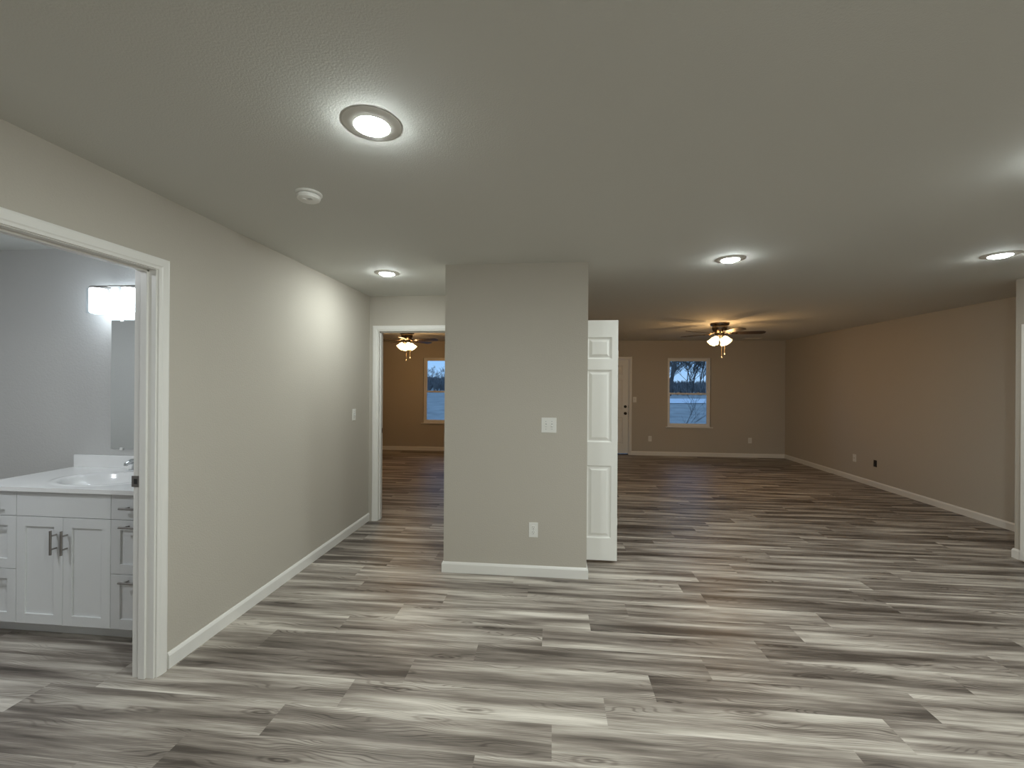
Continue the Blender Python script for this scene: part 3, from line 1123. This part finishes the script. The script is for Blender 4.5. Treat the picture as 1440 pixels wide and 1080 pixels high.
# mirror
mi = empty('mirror', (-2.796, YB, 1.02), 'frameless wall mirror above the vanity', 'mirror')
MB().bbox(-0.305, 0.305, -0.006, -0.0005, 0.0, 0.905, 0.001, 1).build('glass', M_mirror, mi)
for x in (-0.22, 0.22):
    MB().bbox(x - 0.012, x + 0.012, -0.010, 0.0, -0.008, 0.010, 0.002).build('mirror_clip', M_plastic, mi)
    MB().bbox(x - 0.012, x + 0.012, -0.010, 0.0, 0.895, 0.913, 0.002).build('mirror_clip', M_plastic, mi)

# vanity light
vl = empty('vanity_light', (-2.84, YB, 2.13), 'chrome bar light with glowing glass cylinders above the mirror', 'wall light')
MB().bbox(-0.065, 0.065, -0.020, -0.0005, -0.045, 0.065, 0.004).build('back_plate', M_chrome, vl, True)
q = MB().tube([(-0.245, -0.035, 0.030), (0.245, -0.035, 0.030)], 0.0045, 10)
for x in (-0.243, 0.243):
    q.tube([(x, -0.035, 0.036), (x, -0.035, 0.012)], 0.006, 10)
q.tube([(0, -0.018, 0.030), (0, -0.037, 0.030)], 0.007, 10)
q.build('rod', M_nickel, vl, True)
q = MB().bbox(-0.300, 0.300, -0.118, -0.100, 0.006, 0.014, 0.002)
for x in (-0.245, 0.245, 0):
    q.tube([(x, -0.035, 0.014), (x, -0.108, 0.011)], 0.005, 8)
q.build('bar', M_nickel, vl, True)
for x in (-0.24, 0.0, 0.24):
    m4 = Matrix.Translation((x, -0.110, 0))
    q = MB().lathe([(0.0, 0.008), (0.009, 0.008), (0.009, -0.003), (0.050, -0.003), (0.050, -0.008), (0.0, -0.008)], 28, m4)
    sc = q.build('shade_cap', M_nickel, vl, True)
    q = MB().lathe([(0.062, -0.008), (0.062, -0.175), (0.059, -0.178), (0.059, -0.012)], 32, m4, False)
    q.build('outer_glass', M_clear, vl, True)
    q = MB().lathe([(0.020, -0.010), (0.046, -0.012), (0.048, -0.016), (0.048, -0.158), (0.045, -0.162), (0.0, -0.162)], 32, m4)
    q.build('glass_shade', M_bathglass, vl, True)

# ------------------------------------------------------------------ outside
rnd = random.Random(11)


def gz(x, y):
    z = -0.55
    if y > 12:
        z += min(1, (y - 12) / 15) * 1.05
    if y > 27:
        z += (min(y, 33) - 27) * 0.018
    if y > 33:
        z += (min(y, 75) - 33) * 0.022
    return z


mb = MB()
ys = [9.5, 12, 15, 18, 22, 27, 30, 33, 38, 45, 55, 75, 110, 160]
xs_ = [-90, -60, -40, -25, -15, -8, 0, 5, 10, 16, 24, 34, 50, 80]
gv = [[mb.bm.verts.new((x, y, gz(x, y))) for x in xs_] for y in ys]
for j in range(len(ys) - 1):
    for i in range(len(xs_) - 1):
        mb.bm.faces.new((gv[j][i], gv[j][i + 1], gv[j + 1][i + 1], gv[j + 1][i]))
struct(mb.build('ground', M_grass), 'dull winter grass slope outside the windows', 'ground')
mb = MB()
rows = []
for i in range(25):
    x = 1 + i * 1.6
    yc = 27.2 + (x - 5) * 0.10
    rows.append([mb.bm.verts.new((x, yc + dy, gz(x, yc + dy) + 0.03)) for dy in (-1.6, -0.9, -0.2, 0.6, 1.6, 2.6)])
for p0, p1 in zip(rows, rows[1:]):
    for j in range(5):
        mb.bm.faces.new((p0[j], p1[j], p1[j + 1], p0[j + 1]))
struct(mb.build('road', M_road), 'pale road crossing behind the living room window', 'road')


def tree_mesh(seed, height, trunk_r, depth, lean=(0, 0), twig=0.02):
    r = random.Random(seed)
    mb = MB()

    def grow(p, d, length, rad, lvl):
        n = 4 if lvl == 0 else 3
        pts, rads = [p.copy()], [rad]
        q = p.copy()
        dd = d.copy()
        for i in range(n):
            dd = (dd + Vector((r.uniform(-1, 1), r.uniform(-1, 1), r.uniform(-0.3, 0.8))) * 0.13).normalized()
            q = q + dd * (length / n)
            pts.append(q.copy())
            rads.append(max(twig * 0.5, rad * (1 - 0.5 * (i + 1) / n)))
        mb.tube(pts, rads, 6 if lvl == 0 else 3)
        if lvl >= depth:
            return
        k = 6 if lvl == 0 else 4
        for j in range(k):
            tt = (0.18 if lvl == 0 else 0.35) + (0.8 if lvl == 0 else 0.65) * (j + r.random() * 0.6) / k
            idx = min(n, max(1, int(tt * n + 0.5)))
            a = r.uniform(0, 2 * PI)
            side = Vector((math.cos(a), math.sin(a), 0))
            nd = (dd * 0.75 + side * r.uniform(0.5, 0.95) + Vector((0, 0, 0.25))).normalized()
            grow(pts[idx], nd, length * r.uniform(0.42, 0.62), max(twig * 0.5, rads[idx] * 0.55), lvl + 1)
    grow(Vector((0, 0, -0.1)), Vector((lean[0], lean[1], 1)).normalized(), height * 0.55, trunk_r, 0)
    return mb


def brush_mesh(seed, x0, x1, y0, y1, n, hmin, hmax):
    r = random.Random(seed)
    mb = MB()
    for i in range(n):
        x, y = r.uniform(x0, x1), r.uniform(y0, y1)
        z = gz(x, y) - 0.05
        h = r.uniform(hmin, hmax)
        for k in range(5):
            a = r.uniform(0, 2 * PI)
            s_ = r.uniform(0.1, 0.5) * h
            mb.tube([(x, y, z), (x + math.cos(a) * s_ * 0.4, y + math.sin(a) * s_ * 0.4, z + h * 0.55), (x + math.cos(a) * s_, y + math.sin(a) * s_, z + h * r.uniform(0.75, 1))],
                    [0.05, 0.03, 0.012], 3)
    return mb


big = tree_mesh(3, 17, 0.15, 4, (0.22, 0.0), 0.028).build('bare_tree', M_bark, None, loc=(9.22, 35.0, gz(9.22, 35)))
tag(big, 'thick leaning bare tree at the left of the living room window', 'tree')
sap = tree_mesh(8, 2.4, 0.016, 3, (0.35, 0), 0.006).build('sapling', M_brush, None, loc=(4.35, 15.0, gz(4.35, 15)))
tag(sap, 'thin bare sapling on the grass below the road outside', 'sapling')
protos = [tree_mesh(20 + i, 8.0, 0.06, 4, (rnd.uniform(-.1, .1), 0), 0.028) for i in range(3)]
protos = [p.build('bare_tree', M_bark) for p in protos]
spots = []
for i in range(15):
    y = rnd.uniform(38, 62)
    f = rnd.uniform(0.235, 0.385)
    spots.append((y * f, y))
for i, (x, y) in enumerate(spots):
    o = protos[i] if i < 3 else protos[i % 3].copy()
    if i >= 3:
        COL.objects.link(o)
    s_ = rnd.uniform(0.75, 1.15)
    o.location = (x, y, gz(x, y))
    o.scale = (s_, s_, s_)
    o.rotation_euler = (0, 0, rnd.uniform(0, 6.28))
    tag(o, 'slender bare tree in the dusk woods across the road', 'tree', 'bare trees across the road')
for i in range(14):
    o = protos[i % 3].copy()
    COL.objects.link(o)
    y = rnd.uniform(95, 120)
    x = y * (-0.34 + 0.12 * (i + rnd.random()) / 14)
    s_ = rnd.uniform(0.42, 0.62)
    o.location = (x, y, gz(x, y))
    o.scale = (s_ * 1.3, s_ * 1.3, s_)
    o.rotation_euler = (0, 0, rnd.uniform(0, 6.28))
    tag(o, 'small far tree on the skyline outside the bedroom window', 'tree', 'far trees outside the bedroom')
tag(brush_mesh(5, 9, 25, 36, 60, 1300, 0.3, 1.2).build('woodland_brush', M_brush), 'tangled dark brush under the trees across the road', 'brush', None, 'stuff')
tag(brush_mesh(6, -30, -9, 40, 80, 1900, 0.7, 1.5).build('field_brush', M_brush), 'low dark brush on the skyline outside the bedroom window', 'brush', None, 'stuff')
